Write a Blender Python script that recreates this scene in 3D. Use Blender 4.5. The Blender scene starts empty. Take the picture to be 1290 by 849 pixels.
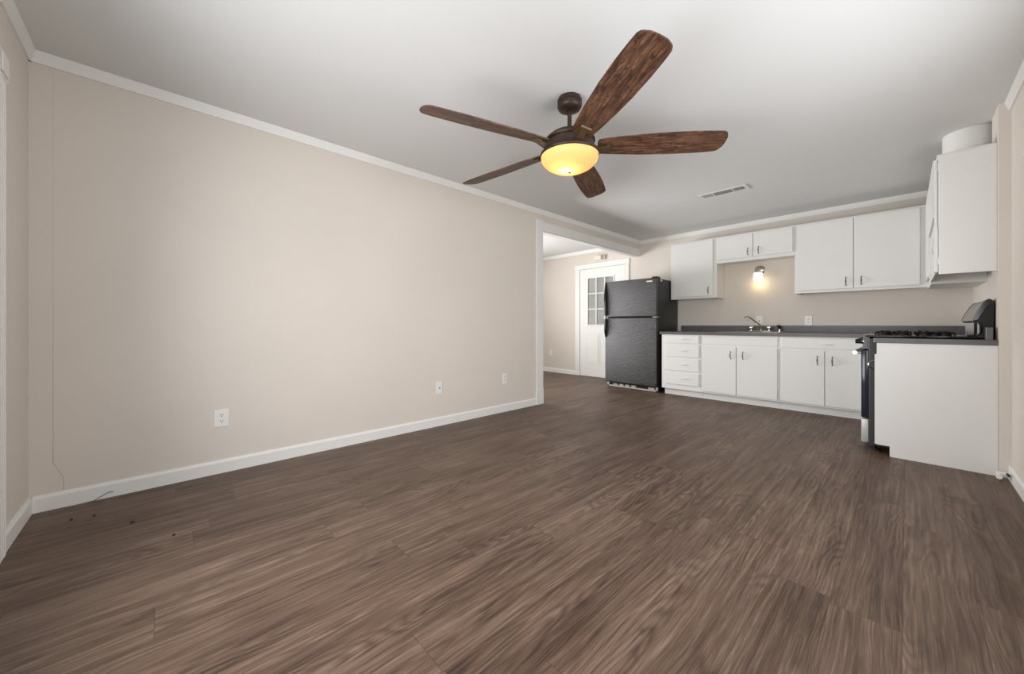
import bpy, bmesh, math, random
from mathutils import Vector, Matrix

# ------------------------------------------------------------------ scene, camera, light
SC = bpy.context.scene
COL = SC.collection
H = 2.46            # ceiling height
HC = 1.0024         # camera height
FOC = 469.95        # focal length in pixels of a 1290 px wide frame
PHI = 0.8138        # heading, radians left of +Y

cd = bpy.data.cameras.new('camera')
cam = bpy.data.objects.new('camera', cd)
COL.objects.link(cam)
cam.location = (0, 0, HC)
cam.rotation_euler = (math.pi / 2, 0, PHI)
cd.sensor_fit = 'HORIZONTAL'
cd.sensor_width = 36
cd.lens = 36 * FOC / 1290
cd.shift_y = -(424.5 - 409.2) / 1290
cd.clip_start = 0.02
SC.camera = cam

w = bpy.data.worlds.new('world')
SC.world = w
w.use_nodes = True
w.node_tree.nodes['Background'].inputs[0].default_value = (0.75, 0.87, 1.0, 1)
w.node_tree.nodes['Background'].inputs[1].default_value = 0.6

SC.view_settings.view_transform = 'Standard'
SC.view_settings.look = 'None'
SC.view_settings.gamma = 1
SC.view_settings.use_curve_mapping = False
SC.view_settings.exposure = 0.0


def area(name, loc, rot, sx, sy, power, color, spread=180):
    l = bpy.data.lights.new(name, 'AREA')
    l.shape = 'RECTANGLE'
    l.size = sx
    l.size_y = sy
    l.energy = power
    l.color = color
    l.spread = math.radians(spread)
    o = bpy.data.objects.new(name, l)
    o.location = loc
    o.rotation_euler = rot
    COL.objects.link(o)
    return o


PI = math.pi
# daylight through the glazed opening in the wall behind the camera (tilted up: bright ground outside)
area('window_daylight', (-1.30, -0.50, 1.15), (PI / 2, 0, 0), 1.6, 1.6, 45, (0.985, 0.985, 1.0), 150)
# added daylight from an unseen window put into the right wall for light
area('added_side_window_light', (0.455, 1.75, 1.40), (PI / 2 + 0.05, 0, PI / 2), 2.5, 1.0, 40, (0.985, 0.985, 1.0))
# added light at an unseen adjoining-room opening, tilted up to brighten the kitchen ceiling
area('added_side_room_light', (-6.60, 3.3, 1.0), (0, -PI / 2 - 0.30, 0), 1.3, 2.6, 140, (0.985, 0.985, 1.0), 120)



# ------------------------------------------------------------------ materials
def srgb(r, g, b):
    def f(c):
        c /= 255
        return c / 12.92 if c <= 0.04045 else ((c + 0.055) / 1.055) ** 2.4
    return (f(r), f(g), f(b), 1)


def mat(name, col, rough=0.5, metal=0.0, spec=0.5, bump=0.0, bscale=60, var=0.0, vscale=4, coat=0.0, emit=None, estr=0):
    m = bpy.data.materials.new(name)
    m.use_nodes = True
    nt = m.node_tree
    b = nt.nodes['Principled BSDF']
    b.inputs['Base Color'].default_value = col
    b.inputs['Roughness'].default_value = rough
    b.inputs['Metallic'].default_value = metal
    b.inputs['Specular IOR Level'].default_value = spec
    b.inputs['Coat Weight'].default_value = coat
    if emit:
        b.inputs['Emission Color'].default_value = emit
        b.inputs['Emission Strength'].default_value = estr
    tc = nt.nodes.new('ShaderNodeTexCoord')
    if var:
        n = nt.nodes.new('ShaderNodeTexNoise')
        n.inputs['Scale'].default_value = vscale
        n.inputs['Detail'].default_value = 5
        nt.links.new(tc.outputs['Object'], n.inputs['Vector'])
        r = nt.nodes.new('ShaderNodeMapRange')
        r.inputs[1].default_value = 0.3
        r.inputs[2].default_value = 0.7
        r.inputs[3].default_value = 1 - var
        r.inputs[4].default_value = 1 + var
        nt.links.new(n.outputs[0], r.inputs[0])
        mx = nt.nodes.new('ShaderNodeMix')
        mx.data_type = 'RGBA'
        mx.blend_type = 'MULTIPLY'
        mx.inputs[0].default_value = 1
        mx.inputs[6].default_value = col
        nt.links.new(r.outputs[0], mx.inputs[7])
        nt.links.new(mx.outputs[2], b.inputs['Base Color'])
    if bump:
        n2 = nt.nodes.new('ShaderNodeTexNoise')
        n2.inputs['Scale'].default_value = bscale
        n2.inputs['Detail'].default_value = 3
        nt.links.new(tc.outputs['Object'], n2.inputs['Vector'])
        bp = nt.nodes.new('ShaderNodeBump')
        bp.inputs['Strength'].default_value = bump
        bp.inputs['Distance'].default_value = 0.01
        nt.links.new(n2.outputs[0], bp.inputs['Height'])
        nt.links.new(bp.outputs[0], b.inputs['Normal'])
    return m


class NT:
    """small helper for math node graphs"""
    def __init__(s, m):
        s.nt = m.node_tree

    def _in(s, sock, v):
        if isinstance(v, (int, float)):
            sock.default_value = v
        elif isinstance(v, tuple):
            sock.default_value = v
        else:
            s.nt.links.new(v, sock)

    def m(s, op, a, b=0.0, c=None):
        n = s.nt.nodes.new('ShaderNodeMath')
        n.operation = op
        s._in(n.inputs[0], a)
        s._in(n.inputs[1], b)
        if c is not None:
            s._in(n.inputs[2], c)
        return n.outputs[0]

    def comb(s, x, y, z):
        n = s.nt.nodes.new('ShaderNodeCombineXYZ')
        for i, v in enumerate((x, y, z)):
            s._in(n.inputs[i], v)
        return n.outputs[0]

    def sep(s, v):
        n = s.nt.nodes.new('ShaderNodeSeparateXYZ')
        s.nt.links.new(v, n.inputs[0])
        return n.outputs

    def noise(s, v, scale=1, detail=4, rough=0.5, dist=0.0):
        n = s.nt.nodes.new('ShaderNodeTexNoise')
        s.nt.links.new(v, n.inputs['Vector'])
        n.inputs['Scale'].default_value = scale
        n.inputs['Detail'].default_value = detail
        n.inputs['Roughness'].default_value = rough
        n.inputs['Distortion'].default_value = dist
        return n.outputs[0]

    def white(s, v):
        n = s.nt.nodes.new('ShaderNodeTexWhiteNoise')
        n.noise_dimensions = '3D'
        s.nt.links.new(v, n.inputs['Vector'])
        return n.outputs['Value']

    def ramp(s, v, stops):
        n = s.nt.nodes.new('ShaderNodeValToRGB')
        s.nt.links.new(v, n.inputs[0])
        e = n.color_ramp.elements
        while len(e) < len(stops):
            e.new(0.5)
        for i, (p, c) in enumerate(stops):
            e[i].position = p
            e[i].color = c
        return n.outputs[0]

    def mix(s, f, a, b, mode='MIX'):
        n = s.nt.nodes.new('ShaderNodeMix')
        n.data_type = 'RGBA'
        n.blend_type = mode
        s._in(n.inputs[0], f)
        s._in(n.inputs[6], a)
        s._in(n.inputs[7], b)
        return n.outputs[2]

    def rng(s, v, a, b, c, d, smooth=False):
        n = s.nt.nodes.new('ShaderNodeMapRange')
        if smooth:
            n.interpolation_type = 'SMOOTHSTEP'
        s._in(n.inputs[0], v)
        for i, x in enumerate((a, b, c, d)):
            n.inputs[i + 1].default_value = x
        return n.outputs[0]


def floor_material():
    m = bpy.data.materials.new('plank_floor')
    m.use_nodes = True
    N = NT(m)
    bs = m.node_tree.nodes['Principled BSDF']
    tc = m.node_tree.nodes.new('ShaderNodeTexCoord')
    x, y, z = N.sep(tc.outputs['Object'])
    PW, PL = 0.182, 1.22
    u = N.m('DIVIDE', N.m('ADD', x, 20.03), PW)
    iu = N.m('FLOOR', u)
    r0 = N.white(N.comb(iu, 3.7, 1.1))
    v = N.m('ADD', N.m('DIVIDE', N.m('ADD', y, 20.0), PL), r0)
    iv = N.m('FLOOR', v)
    rp = N.white(N.comb(iu, iv, 5.0))
    rq = N.white(N.comb(iv, iu, 9.0))
    fu = N.m('FRACT', u)
    fv = N.m('FRACT', v)
    ox = N.m('MULTIPLY', rp, 37.0)
    oy = N.m('MULTIPLY', rq, 53.0)
    # everything follows a slow sideways wander of the grain
    wn = N.noise(N.comb(N.m('ADD', N.m('MULTIPLY', x, 5.0), ox), N.m('ADD', N.m('MULTIPLY', y, 1.5), oy), 0.0), 1.0, 2, 0.5)
    xw = N.m('ADD', x, N.m('MULTIPLY', N.m('SUBTRACT', wn, 0.5), 0.055))
    # growth rings swirling around knots (cathedral figure), thin dark lines
    n1 = N.noise(N.comb(N.m('ADD', N.m('MULTIPLY', x, 6.5), ox), N.m('ADD', N.m('MULTIPLY', y, 1.0), oy), 0.0), 1.0, 2, 0.4)
    ring = N.rng(N.m('SINE', N.m('MULTIPLY', n1, 120.0)), -1, 1, 0, 1)
    ring = N.m('POWER', ring, 0.6)
    rmask = N.rng(N.noise(N.comb(N.m('ADD', N.m('MULTIPLY', x, 5.0), oy), N.m('ADD', N.m('MULTIPLY', y, 1.2), ox), 7.0), 1.0, 2), 0.45, 0.62, 0, 1)
    # fine fibres along the board
    fib = N.noise(N.comb(N.m('ADD', N.m('MULTIPLY', xw, 300.0), ox), N.m('ADD', N.m('MULTIPLY', y, 7.0), oy), 0.0), 1.0, 3, 0.6)
    st = N.noise(N.comb(N.m('ADD', N.m('MULTIPLY', xw, 34.0), ox), N.m('ADD', N.m('MULTIPLY', y, 0.9), oy), 0.0), 1.0, 5, 0.62)
    st2 = N.noise(N.comb(N.m('ADD', N.m('MULTIPLY', xw, 110.0), oy), N.m('ADD', N.m('MULTIPLY', y, 2.4), ox), 0.0), 1.0, 4, 0.6)
    # dark knots and cracks
    kn = N.noise(N.comb(N.m('ADD', N.m('MULTIPLY', xw, 30.0), oy), N.m('ADD', N.m('MULTIPLY', y, 6.0), oy), 0.0), 1.0, 2, 0.5, 0.5)
    knot = N.rng(kn, 0.70, 0.80, 0.0, 1.0)
    ck = N.noise(N.comb(N.m('ADD', N.m('MULTIPLY', xw, 90.0), ox), N.m('ADD', N.m('MULTIPLY', y, 5.0), ox), 0.0), 1.0, 2, 0.5)
    knot = N.m('MAXIMUM', knot, N.rng(ck, 0.73, 0.80, 0.0, 1.0))
    blotch = N.noise(N.comb(N.m('ADD', N.m('MULTIPLY', x, 8.0), oy), N.m('ADD', N.m('MULTIPLY', y, 2.0), ox), 0.0), 1.0, 3, 0.5, 0.3)
    t = N.m('MULTIPLY', N.rng(st, 0.34, 0.66, 0, 1), 0.25)
    t = N.m('ADD', t, N.m('MULTIPLY', N.rng(st2, 0.34, 0.66, 0, 1), 0.23))
    t = N.m('ADD', t, N.m('MULTIPLY', N.rng(fib, 0.34, 0.66, 0, 1), 0.26))
    t = N.m('ADD', t, N.m('MULTIPLY', N.m('MULTIPLY', N.m('SUBTRACT', ring, 0.6), rmask), 0.22))
    t = N.m('ADD', t, N.m('MULTIPLY', N.rng(blotch, 0.3, 0.7, 0, 1), 0.22))
    t = N.m('ADD', t, N.m('MULTIPLY', N.m('SUBTRACT', rp, 0.5), 0.09))
    colr = N.ramp(t, [(0.14, srgb(58, 43, 34)), (0.40, srgb(89, 70, 57)), (0.62, srgb(111, 91, 77)), (0.92, srgb(144, 124, 108))])
    colr = N.mix(N.m('MULTIPLY', knot, 0.6), colr, srgb(42, 32, 27))
    # seams
    su = N.m('MINIMUM', fu, N.m('SUBTRACT', 1.0, fu))
    sv = N.m('MINIMUM', fv, N.m('SUBTRACT', 1.0, fv))
    seam = N.m('MAXIMUM', N.m('LESS_THAN', su, 0.006), N.m('LESS_THAN', sv, 0.0011))
    colr = N.mix(N.m('MULTIPLY', seam, 0.45), colr, srgb(44, 34, 29))
    m.node_tree.links.new(colr, bs.inputs['Base Color'])
    bs.inputs['Specular IOR Level'].default_value = 0.35
    rr = N.rng(fib, 0.3, 0.7, 0.40, 0.54)
    m.node_tree.links.new(rr, bs.inputs['Roughness'])
    bp = m.node_tree.nodes.new('ShaderNodeBump')
    bp.inputs['Strength'].default_value = 0.25
    bp.inputs['Distance'].default_value = 0.002
    hh = N.m('SUBTRACT', N.m('ADD', fib, N.m('MULTIPLY', ring, 0.3)), N.m('MULTIPLY', seam, 1.5))
    m.node_tree.links.new(hh, bp.inputs['Height'])
    m.node_tree.links.new(bp.outputs[0], bs.inputs['Normal'])
    return m


def wall_material(name, col, crack=False):
    m = bpy.data.materials.new(name)
    m.use_nodes = True
    N = NT(m)
    bs = m.node_tree.nodes['Principled BSDF']
    tc = m.node_tree.nodes.new('ShaderNodeTexCoord')
    ov = tc.outputs['Object']
    x, y, z = N.sep(ov)
    n = N.noise(ov, 1.6, 4, 0.5)
    c2 = N.mix(N.rng(n, 0.3, 0.7, 0, 1), tuple(c * 0.965 for c in col[:3]) + (1,), col)
    if crack:
        sh = N.m('MULTIPLY', N.rng(z, 0.16, 0.25, 1.0, 0.0), 0.037)
        wob = N.m('MULTIPLY', N.m('SUBTRACT', N.noise(N.comb(0.0, 0.0, z), 9.0, 2), 0.5), 0.006)
        d = N.m('ABSOLUTE', N.m('SUBTRACT', y, N.m('ADD', N.m('ADD', sh, wob), -0.422)))
        ln = N.m('LESS_THAN', d, 0.0014)
        a = N.rng(z, 0.2, 1.6, 0.38, 0.10)
        c2 = N.mix(N.m('MULTIPLY', ln, a), c2, srgb(90, 78, 66))
    m.node_tree.links.new(c2, bs.inputs['Base Color'])
    bs.inputs['Roughness'].default_value = 0.75
    bs.inputs['Specular IOR Level'].default_value = 0.25
    bp = m.node_tree.nodes.new('ShaderNodeBump')
    bp.inputs['Strength'].default_value = 0.08
    bp.inputs['Distance'].default_value = 0.004
    m.node_tree.links.new(N.noise(ov, 70, 3), bp.inputs['Height'])
    m.node_tree.links.new(bp.outputs[0], bs.inputs['Normal'])
    return m


def blade_material():
    m = bpy.data.materials.new('distressed_blade_wood')
    m.use_nodes = True
    N = NT(m)
    bs = m.node_tree.nodes['Principled BSDF']
    tc = m.node_tree.nodes.new('ShaderNodeTexCoord')
    oi = m.node_tree.nodes.new('ShaderNodeObjectInfo')
    x, y, z = N.sep(tc.outputs['Object'])
    o = N.m('MULTIPLY', oi.outputs['Random'], 30.0)
    g = N.noise(N.comb(N.m('ADD', N.m('MULTIPLY', x, 7.0), o), N.m('MULTIPLY', y, 75.0), 0.0), 1.0, 5, 0.65, 0.7)
    p = N.noise(N.comb(N.m('ADD', N.m('MULTIPLY', x, 22.0), o), N.m('MULTIPLY', y, 55.0), 0.0), 1.0, 4, 0.7, 0.9)
    b2 = N.noise(N.comb(N.m('ADD', N.m('MULTIPLY', x, 5.0), o), N.m('MULTIPLY', y, 16.0), 3.0), 1.0, 3, 0.6)
    c = N.ramp(g, [(0.28, srgb(36, 24, 18)), (0.45, srgb(78, 51, 37)), (0.58, srgb(108, 74, 54)), (0.76, srgb(146, 112, 88))])
    c = N.mix(N.m('MULTIPLY', N.rng(p, 0.52, 0.60, 0, 1), 0.8), c, srgb(46, 31, 24))
    c = N.mix(N.m('MULTIPLY', N.rng(b2, 0.5, 0.75, 0, 1), 0.4), c, srgb(150, 110, 84))
    m.node_tree.links.new(c, bs.inputs['Base Color'])
    bs.inputs['Roughness'].default_value = 0.5
    return m


M = {}
M['wall'] = wall_material('beige_wall_paint', srgb(221, 213, 203))
M['wallL'] = wall_material('beige_wall_paint_cracked', srgb(221, 213, 203), True)
M['ceiling'] = mat('ceiling_paint', srgb(222, 222, 220), 0.85, bump=0.04, bscale=60, spec=0.2)
M['trim'] = mat('white_trim_paint', srgb(232, 231, 227), 0.45, var=0.015, vscale=3)
M['cab'] = mat('white_cabinet_paint', srgb(226, 225, 221), 0.42, var=0.012, vscale=2.5)
M['cabin'] = mat('cabinet_gap_shadow_paint', srgb(205, 203, 197), 0.6)
M['floor'] = floor_material()
M['counter'] = mat('charcoal_laminate', srgb(93, 91, 91), 0.38, var=0.10, vscale=14)
M['black_tex'] = mat('textured_black_enamel', srgb(27, 26, 26), 0.27, bump=0.95, bscale=88, spec=0.9, var=0.5, vscale=60)
M['black'] = mat('black_plastic', srgb(17, 17, 17), 0.4, spec=0.3)
M['black_gloss'] = mat('black_gloss_enamel', srgb(16, 16, 18), 0.12)
M['fridge_side'] = mat('black_enamel_side', srgb(33, 33, 33), 0.42, bump=0.2, bscale=150)
M['dark_side'] = mat('dark_grey_enamel', srgb(44, 44, 46), 0.45, bump=0.15, bscale=160)
M['navy'] = mat('blue_black_glass', srgb(30, 33, 44), 0.15)
M['steel'] = mat('brushed_stainless_steel', srgb(178, 176, 170), 0.32, metal=0.9)
M['steel_paint'] = mat('light_metal_panel', srgb(188, 187, 183), 0.4, metal=0.3)
M['chrome'] = mat('chrome', srgb(205, 203, 198), 0.12, metal=1.0)
M['nickel'] = mat('dark_nickel', srgb(110, 106, 100), 0.3, metal=0.9)
M['bronze'] = mat('oil_rubbed_bronze', srgb(66, 50, 42), 0.42, metal=0.45, var=0.25, vscale=30)
M['bronze_light'] = mat('aged_brass_arm', srgb(88, 70, 52), 0.4, metal=0.5, var=0.2, vscale=25)
M['blade'] = blade_material()
M['plate'] = mat('white_plastic', srgb(236, 235, 230), 0.35)
M['slot'] = mat('outlet_slot_black', srgb(60, 58, 55), 0.6)
M['dark'] = mat('dark_recess', srgb(38, 36, 34), 0.8)
M['beige_plastic'] = mat('almond_plastic', srgb(228, 220, 208), 0.5)
M['louver'] = mat('grey_louver', srgb(132, 128, 124), 0.6)  # middle louvers, darker grey than the end ones
M['grille'] = mat('grey_grille', srgb(176, 170, 162), 0.5)
M['sheer'] = mat('grey_blind_fabric', srgb(190, 188, 182), 0.8, var=0.05, vscale=8)
M['white_metal'] = mat('white_painted_metal', srgb(224, 223, 219), 0.5)


def glass_mat():
    m = mat('window_glass', (0.95, 0.97, 0.97, 1), 0.03)
    b = m.node_tree.nodes['Principled BSDF']
    b.inputs['Transmission Weight'].default_value = 1.0
    b.inputs['IOR'].default_value = 1.2
    return m


M['glass'] = glass_mat()


def bowl_mat():
    m = bpy.data.materials.new('amber_alabaster_glass')
    m.use_nodes = True
    nt = m.node_tree
    b = nt.nodes['Principled BSDF']
    b.inputs['Base Color'].default_value = srgb(244, 214, 170)
    b.inputs['Roughness'].default_value = 0.35
    b.inputs['Emission Color'].default_value = srgb(255, 188, 100)
    b.inputs['Emission Strength'].default_value = 0.36
    tr = nt.nodes.new('ShaderNodeBsdfTranslucent')
    tr.inputs[0].default_value = srgb(255, 206, 128)
    mx = nt.nodes.new('ShaderNodeMixShader')
    mx.inputs[0].default_value = 0.6
    nt.links.new(b.outputs[0], mx.inputs[1])
    nt.links.new(tr.outputs[0], mx.inputs[2])
    nt.links.new(mx.outputs[0], nt.nodes['Material Output'].inputs[0])
    return m


M['bowl'] = bowl_mat()
M['lampglass'] = mat('lit_frosted_shade', srgb(255, 246, 225), 0.4, emit=srgb(255, 240, 205), estr=1.6)


# ------------------------------------------------------------------ mesh helpers
def box(bm, x0, x1, y0, y1, z0, z1, bev=0.0, seg=1):
    if x0 > x1: x0, x1 = x1, x0
    if y0 > y1: y0, y1 = y1, y0
    if z0 > z1: z0, z1 = z1, z0
    vs = [bm.verts.new((x, y, z)) for x in (x0, x1) for y in (y0, y1) for z in (z0, z1)]
    q = [(0, 1, 3, 2), (4, 6, 7, 5), (0, 4, 5, 1), (2, 3, 7, 6), (0, 2, 6, 4), (1, 5, 7, 3)]
    fs = [bm.faces.new([vs[i] for i in f]) for f in q]
    if bev:
        es = list({e for f in fs for e in f.edges})
        bmesh.ops.bevel(bm, geom=es, offset=bev, segments=seg, profile=0.5, affect='EDGES')
    return bm


def prism(bm, pts, axis, a0, a1, bev=0.0):
    """extrude polygon pts along axis ('x','y','z') from a0 to a1; pts are the other two coords in order"""
    def mk(p, a):
        if axis == 'x': return (a, p[0], p[1])
        if axis == 'y': return (p[0], a, p[1])
        return (p[0], p[1], a)
    A = [bm.verts.new(mk(p, a0)) for p in pts]
    B = [bm.verts.new(mk(p, a1)) for p in pts]
    fs = [bm.faces.new(A), bm.faces.new(B[::-1])]
    n = len(pts)
    for i in range(n):
        fs.append(bm.faces.new((A[i], B[i], B[(i + 1) % n], A[(i + 1) % n])))
    if bev:
        es = list({e for f in fs[:2] for e in f.edges})
        bmesh.ops.bevel(bm, geom=es, offset=bev, segments=2, profile=0.5, affect='EDGES')
    return bm


def lathe(bm, prof, cx, cy, seg=48, cap=False, axis='z', cz=0):
    rings = []
    for r, z in prof:
        ring = []
        for i in range(seg):
            a = 2 * PI * i / seg
            if axis == 'z':
                p = (cx + r * math.cos(a), cy + r * math.sin(a), z)
            elif axis == 'y':
                p = (cx + r * math.cos(a), z, cz + r * math.sin(a))
            else:
                p = (z, cy + r * math.cos(a), cz + r * math.sin(a))
            ring.append(bm.verts.new(p))
        rings.append(ring)
    for k in range(len(rings) - 1):
        for i in range(seg):
            j = (i + 1) % seg
            bm.faces.new((rings[k][i], rings[k][j], rings[k + 1][j], rings[k + 1][i]))
    if cap:
        bm.faces.new(rings[0])
        bm.faces.new(rings[-1][::-1])
    return bm


def tube(bm, pts, r, seg=10, radii=None):
    pts = [Vector(p) for p in pts]
    rings = []
    prev = None
    for i, p in enumerate(pts):
        if i == 0: d = pts[1] - p
        elif i == len(pts) - 1: d = p - pts[i - 1]
        else: d = (pts[i + 1] - pts[i - 1])
        d.normalize()
        if prev is None:
            up = Vector((0, 0, 1)) if abs(d.z) < 0.9 else Vector((1, 0, 0))
            a = d.cross(up).normalized()
        else:
            a = (prev - d * prev.dot(d)).normalized()
        prev = a
        b = d.cross(a)
        rr = radii[i] if radii else r
        rings.append([bm.verts.new(p + (a * math.cos(2 * PI * k / seg) + b * math.sin(2 * PI * k / seg)) * rr) for k in range(seg)])
    for k in range(len(rings) - 1):
        for i in range(seg):
            j = (i + 1) % seg
            bm.faces.new((rings[k][i], rings[k][j], rings[k + 1][j], rings[k + 1][i]))
    bm.faces.new(rings[0][::-1])
    bm.faces.new(rings[-1])
    return bm


def NB():
    return bmesh.new()


def obj(name, bm, m, parent=None, smooth=False, label=None):
    bmesh.ops.recalc_face_normals(bm, faces=bm.faces[:])
    me = bpy.data.meshes.new(name)
    bm.to_mesh(me)
    bm.free()
    me.materials.append(m)
    if smooth:
        for p in me.polygons:
            p.use_smooth = True
        try:
            me.set_sharp_from_angle(angle=math.radians(38))
        except Exception:
            pass
    o = bpy.data.objects.new(name, me)
    COL.objects.link(o)
    if parent:
        o.parent = parent
        o.matrix_parent_inverse = Matrix.Translation(-parent.location) if not parent.parent and parent.type == 'EMPTY' else parent.matrix_parent_inverse.copy() if False else Matrix.Translation(-world_loc(parent))
    if label:
        o['label'] = label
    return o


def world_loc(o):
    # every parent sits unrotated, so its world position is the sum of its own offsets
    v = Vector((0, 0, 0))
    while o:
        v += o.location
        if o.parent:
            v += o.matrix_parent_inverse.translation
        o = o.parent
    return v


def thing(name, label, cat, loc=(0, 0, 0), group=None):
    o = bpy.data.objects.new(name, None)
    o.empty_display_size = 0.05
    COL.objects.link(o)
    o.location = loc
    o['label'] = label
    o['category'] = cat
    if group: o['group'] = group
    return o


def tag(o, label, cat, group=None):
    o['label'] = label
    o['category'] = cat
    if group: o['group'] = group
    return o


def struct(name, bm, m, smooth=False):
    o = obj(name, bm, m, None, smooth)
    o['kind'] = 'structure'
    return o


# ------------------------------------------------------------------ room constants
XL = -3.196      # face of long left wall
YN = -0.505      # wall behind the camera
YB = 6.078       # back wall
XR = 0.468       # right wall
XLL = -6.7       # far side of adjoining room
YC = 3.54        # where the left wall stops (opening)
T = 0.10

# ------------------------------------------------------------------ structure
b = NB(); box(b, XLL - 0.1, XR + 0.1, YN - 0.1, YB + 0.1, -0.1, 0.0)
struct('floor', b, M['floor'])
b = NB(); box(b, XLL - 0.1, XR + 0.1, YN - 0.1, YB + 0.1, H, H + 0.1)
struct('ceiling', b, M['ceiling'])
# left wall: long panel and the header over the opening
b = NB()
box(b, XL - T, XL, YN, YC, 0, H)
box(b, XL - T, XL, YC, YB, 2.205, H)
struct('wall_left', b, M['wallL'])
b = NB(); box(b, XLL, XR + T, YB, YB + T, 0, H)
struct('wall_back', b, M['wall'])
b = NB()
RY0, RY1, RZ0, RZ1 = 0.45, 3.05, 0.85, 2.05  # opening cut for the added, unseen window
box(b, XR, XR + T, YN, RY0, 0, H)
box(b, XR, XR + T, RY1, YB, 0, H)
box(b, XR, XR + T, RY0, RY1, 0, RZ0)
box(b, XR, XR + T, RY0, RY1, RZ1, H)
box(b, 0.416, XR, 4.03, 4.30, 0, H)          # pilaster beside the kitchen run
struct('wall_right', b, M['wall'])
# wall behind the camera, with the glazed opening
WX0, WX1, WZ1 = -2.59, -0.45, 2.12
b = NB()
box(b, XL - T, WX0, YN - T, YN, 0, H)
box(b, WX1, XR + T, YN - T, YN, 0, H)
box(b, WX0, WX1, YN - T, YN, WZ1, H)
box(b, WX0, WX1, YN - T, YN, 0, 0.15)
struct('wall_front', b, M['wall'])
# adjoining room walls, with an unseen opening added to let daylight in
b = NB()
box(b, XLL - T, XLL, 1.5, YB, 0, 0.6)
box(b, XLL - T, XLL, 1.5, YB, 2.1, H)
box(b, XLL - T, XLL, 1.5, 2.0, 0.6, 2.1)
box(b, XLL - T, XLL, 5.3, YB, 0.6, 2.1)
struct('wall_side_room', b, M['wall'])
b = NB(); box(b, XLL, XL - T, 1.4, 1.5, 0, H)
struct('wall_side_room_front', b, M['wall'])

# baseboards (sloped top lip)
BH, BT = 0.088, 0.014


def base_profile(face, sgn):
    return [(face, 0), (face + sgn * BT, 0), (face + sgn * BT, BH - 0.016), (face + sgn * 0.006, BH), (face, BH)]


b = NB(); prism(b, base_profile(XL, 1), 'y', YN + BT, 3.43); struct('baseboard_left', b, M['trim'])
b = NB(); prism(b, [(p[0], p[1]) for p in base_profile(YN, 1)], 'x', XL, -2.700); struct('baseboard_front', b, M['trim'])
b = NB(); prism(b, base_profile(XR, -1), 'y', YN, 4.03); struct('baseboard_right', b, M['trim'])
b = NB(); prism(b, base_profile(YB, -1), 'x', XLL, -4.565); struct('baseboard_back', b, M['trim'])

# crown boards: bevelled strip under the ceiling
def crown_profile(face, sgn):
    return [(face, 2.400), (face + sgn * 0.010, 2.400), (face + sgn * 0.028, H - 0.004), (face + sgn * 0.028, H), (face, H)]


b = NB(); prism(b, crown_profile(XL, 1), 'y', YN, YB); struct('trim_1', b, M['trim'])
b = NB(); prism(b, crown_profile(YB, -1), 'x', XL, 0.16); struct('trim_2', b, M['trim'])
b = NB(); prism(b, crown_profile(YN, 1), 'x', XL, XR); struct('trim_3', b, M['trim'])
b = NB(); prism(b, crown_profile(XR, -1), 'y', YN, 4.03); struct('trim_4', b, M['trim'])
b = NB(); prism(b, crown_profile(YB, -1), 'x', XLL, XL - T); struct('trim_5', b, M['trim'])

# opening casing on the end of the left wall: face board, jamb board, plinth
b = NB()
box(b, XL, XL + 0.018, 3.43, 3.552, 0, 2.335, 0.003)
box(b, XL - T - 0.012, XL, YC, 3.552, 0, 2.205)
box(b, XL, XL + 0.024, 3.424, 3.556, 0, 0.20, 0.004)
struct('trim_6', b, M['trim'])
# header boards: face and underside
b = NB()
box(b, XL, XL + 0.014, 3.552, YB, 2.197, 2.315, 0.003)
box(b, XL - T, XL, 3.552, YB, 2.190, 2.205)
box(b, XL - T - 0.014, XL - T, 3.552, YB, 2.197, 2.315, 0.003)
struct('trim_7', b, M['trim'])

# window 1: glazed door/window in the wall behind the camera with fluted casing and corner block
wn = bpy.data.objects.new('window_1', None); COL.objects.link(wn); wn.location = (-1.6, YN, 0); wn['kind'] = 'structure'
b = NB()
prof = []
cx0, cx1 = -2.700, -2.592
n = 4
wv = (cx1 - cx0) / n
pts = [(cx0, YN), (cx0, YN + 0.016)]
for i in range(n):
    a = cx0 + i * wv
    pts += [(a + wv * 0.25, YN + 0.019), (a + wv * 0.5, YN + 0.011), (a + wv * 0.75, YN + 0.019)]
pts += [(cx1, YN + 0.016), (cx1, YN)]
prism(b, pts, 'z', 0.0, 2.055)
obj('fluted_casing', b, M['trim'], wn)
b = NB(); box(b, cx0 - 0.016, cx1 + 0.016, YN, YN + 0.023, 2.055, 2.168, 0.004)
box(b, cx0 + 0.004, cx1 - 0.004, YN + 0.023, YN + 0.029, 2.07, 2.153, 0.003)
obj('corner_block', b, M['trim'], wn)
b = NB(); box(b, cx1 + 0.012, WX1, YN, YN + 0.019, WZ1 - 0.03, WZ1 + 0.08, 0.003)
box(b, WX0, WX0 + 0.05, YN - 0.08, YN - 0.03, 0.15, WZ1)
box(b, WX1 - 0.05, WX1, YN - 0.08, YN - 0.03, 0.15, WZ1)
box(b, -1.60, -1.55, YN - 0.08, YN - 0.03, 0.15, WZ1)
box(b, WX1, WX1 + 0.11, YN, YN + 0.019, 0.0, WZ1 + 0.08, 0.003)
obj('window_frame', b, M['trim'], wn)

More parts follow.
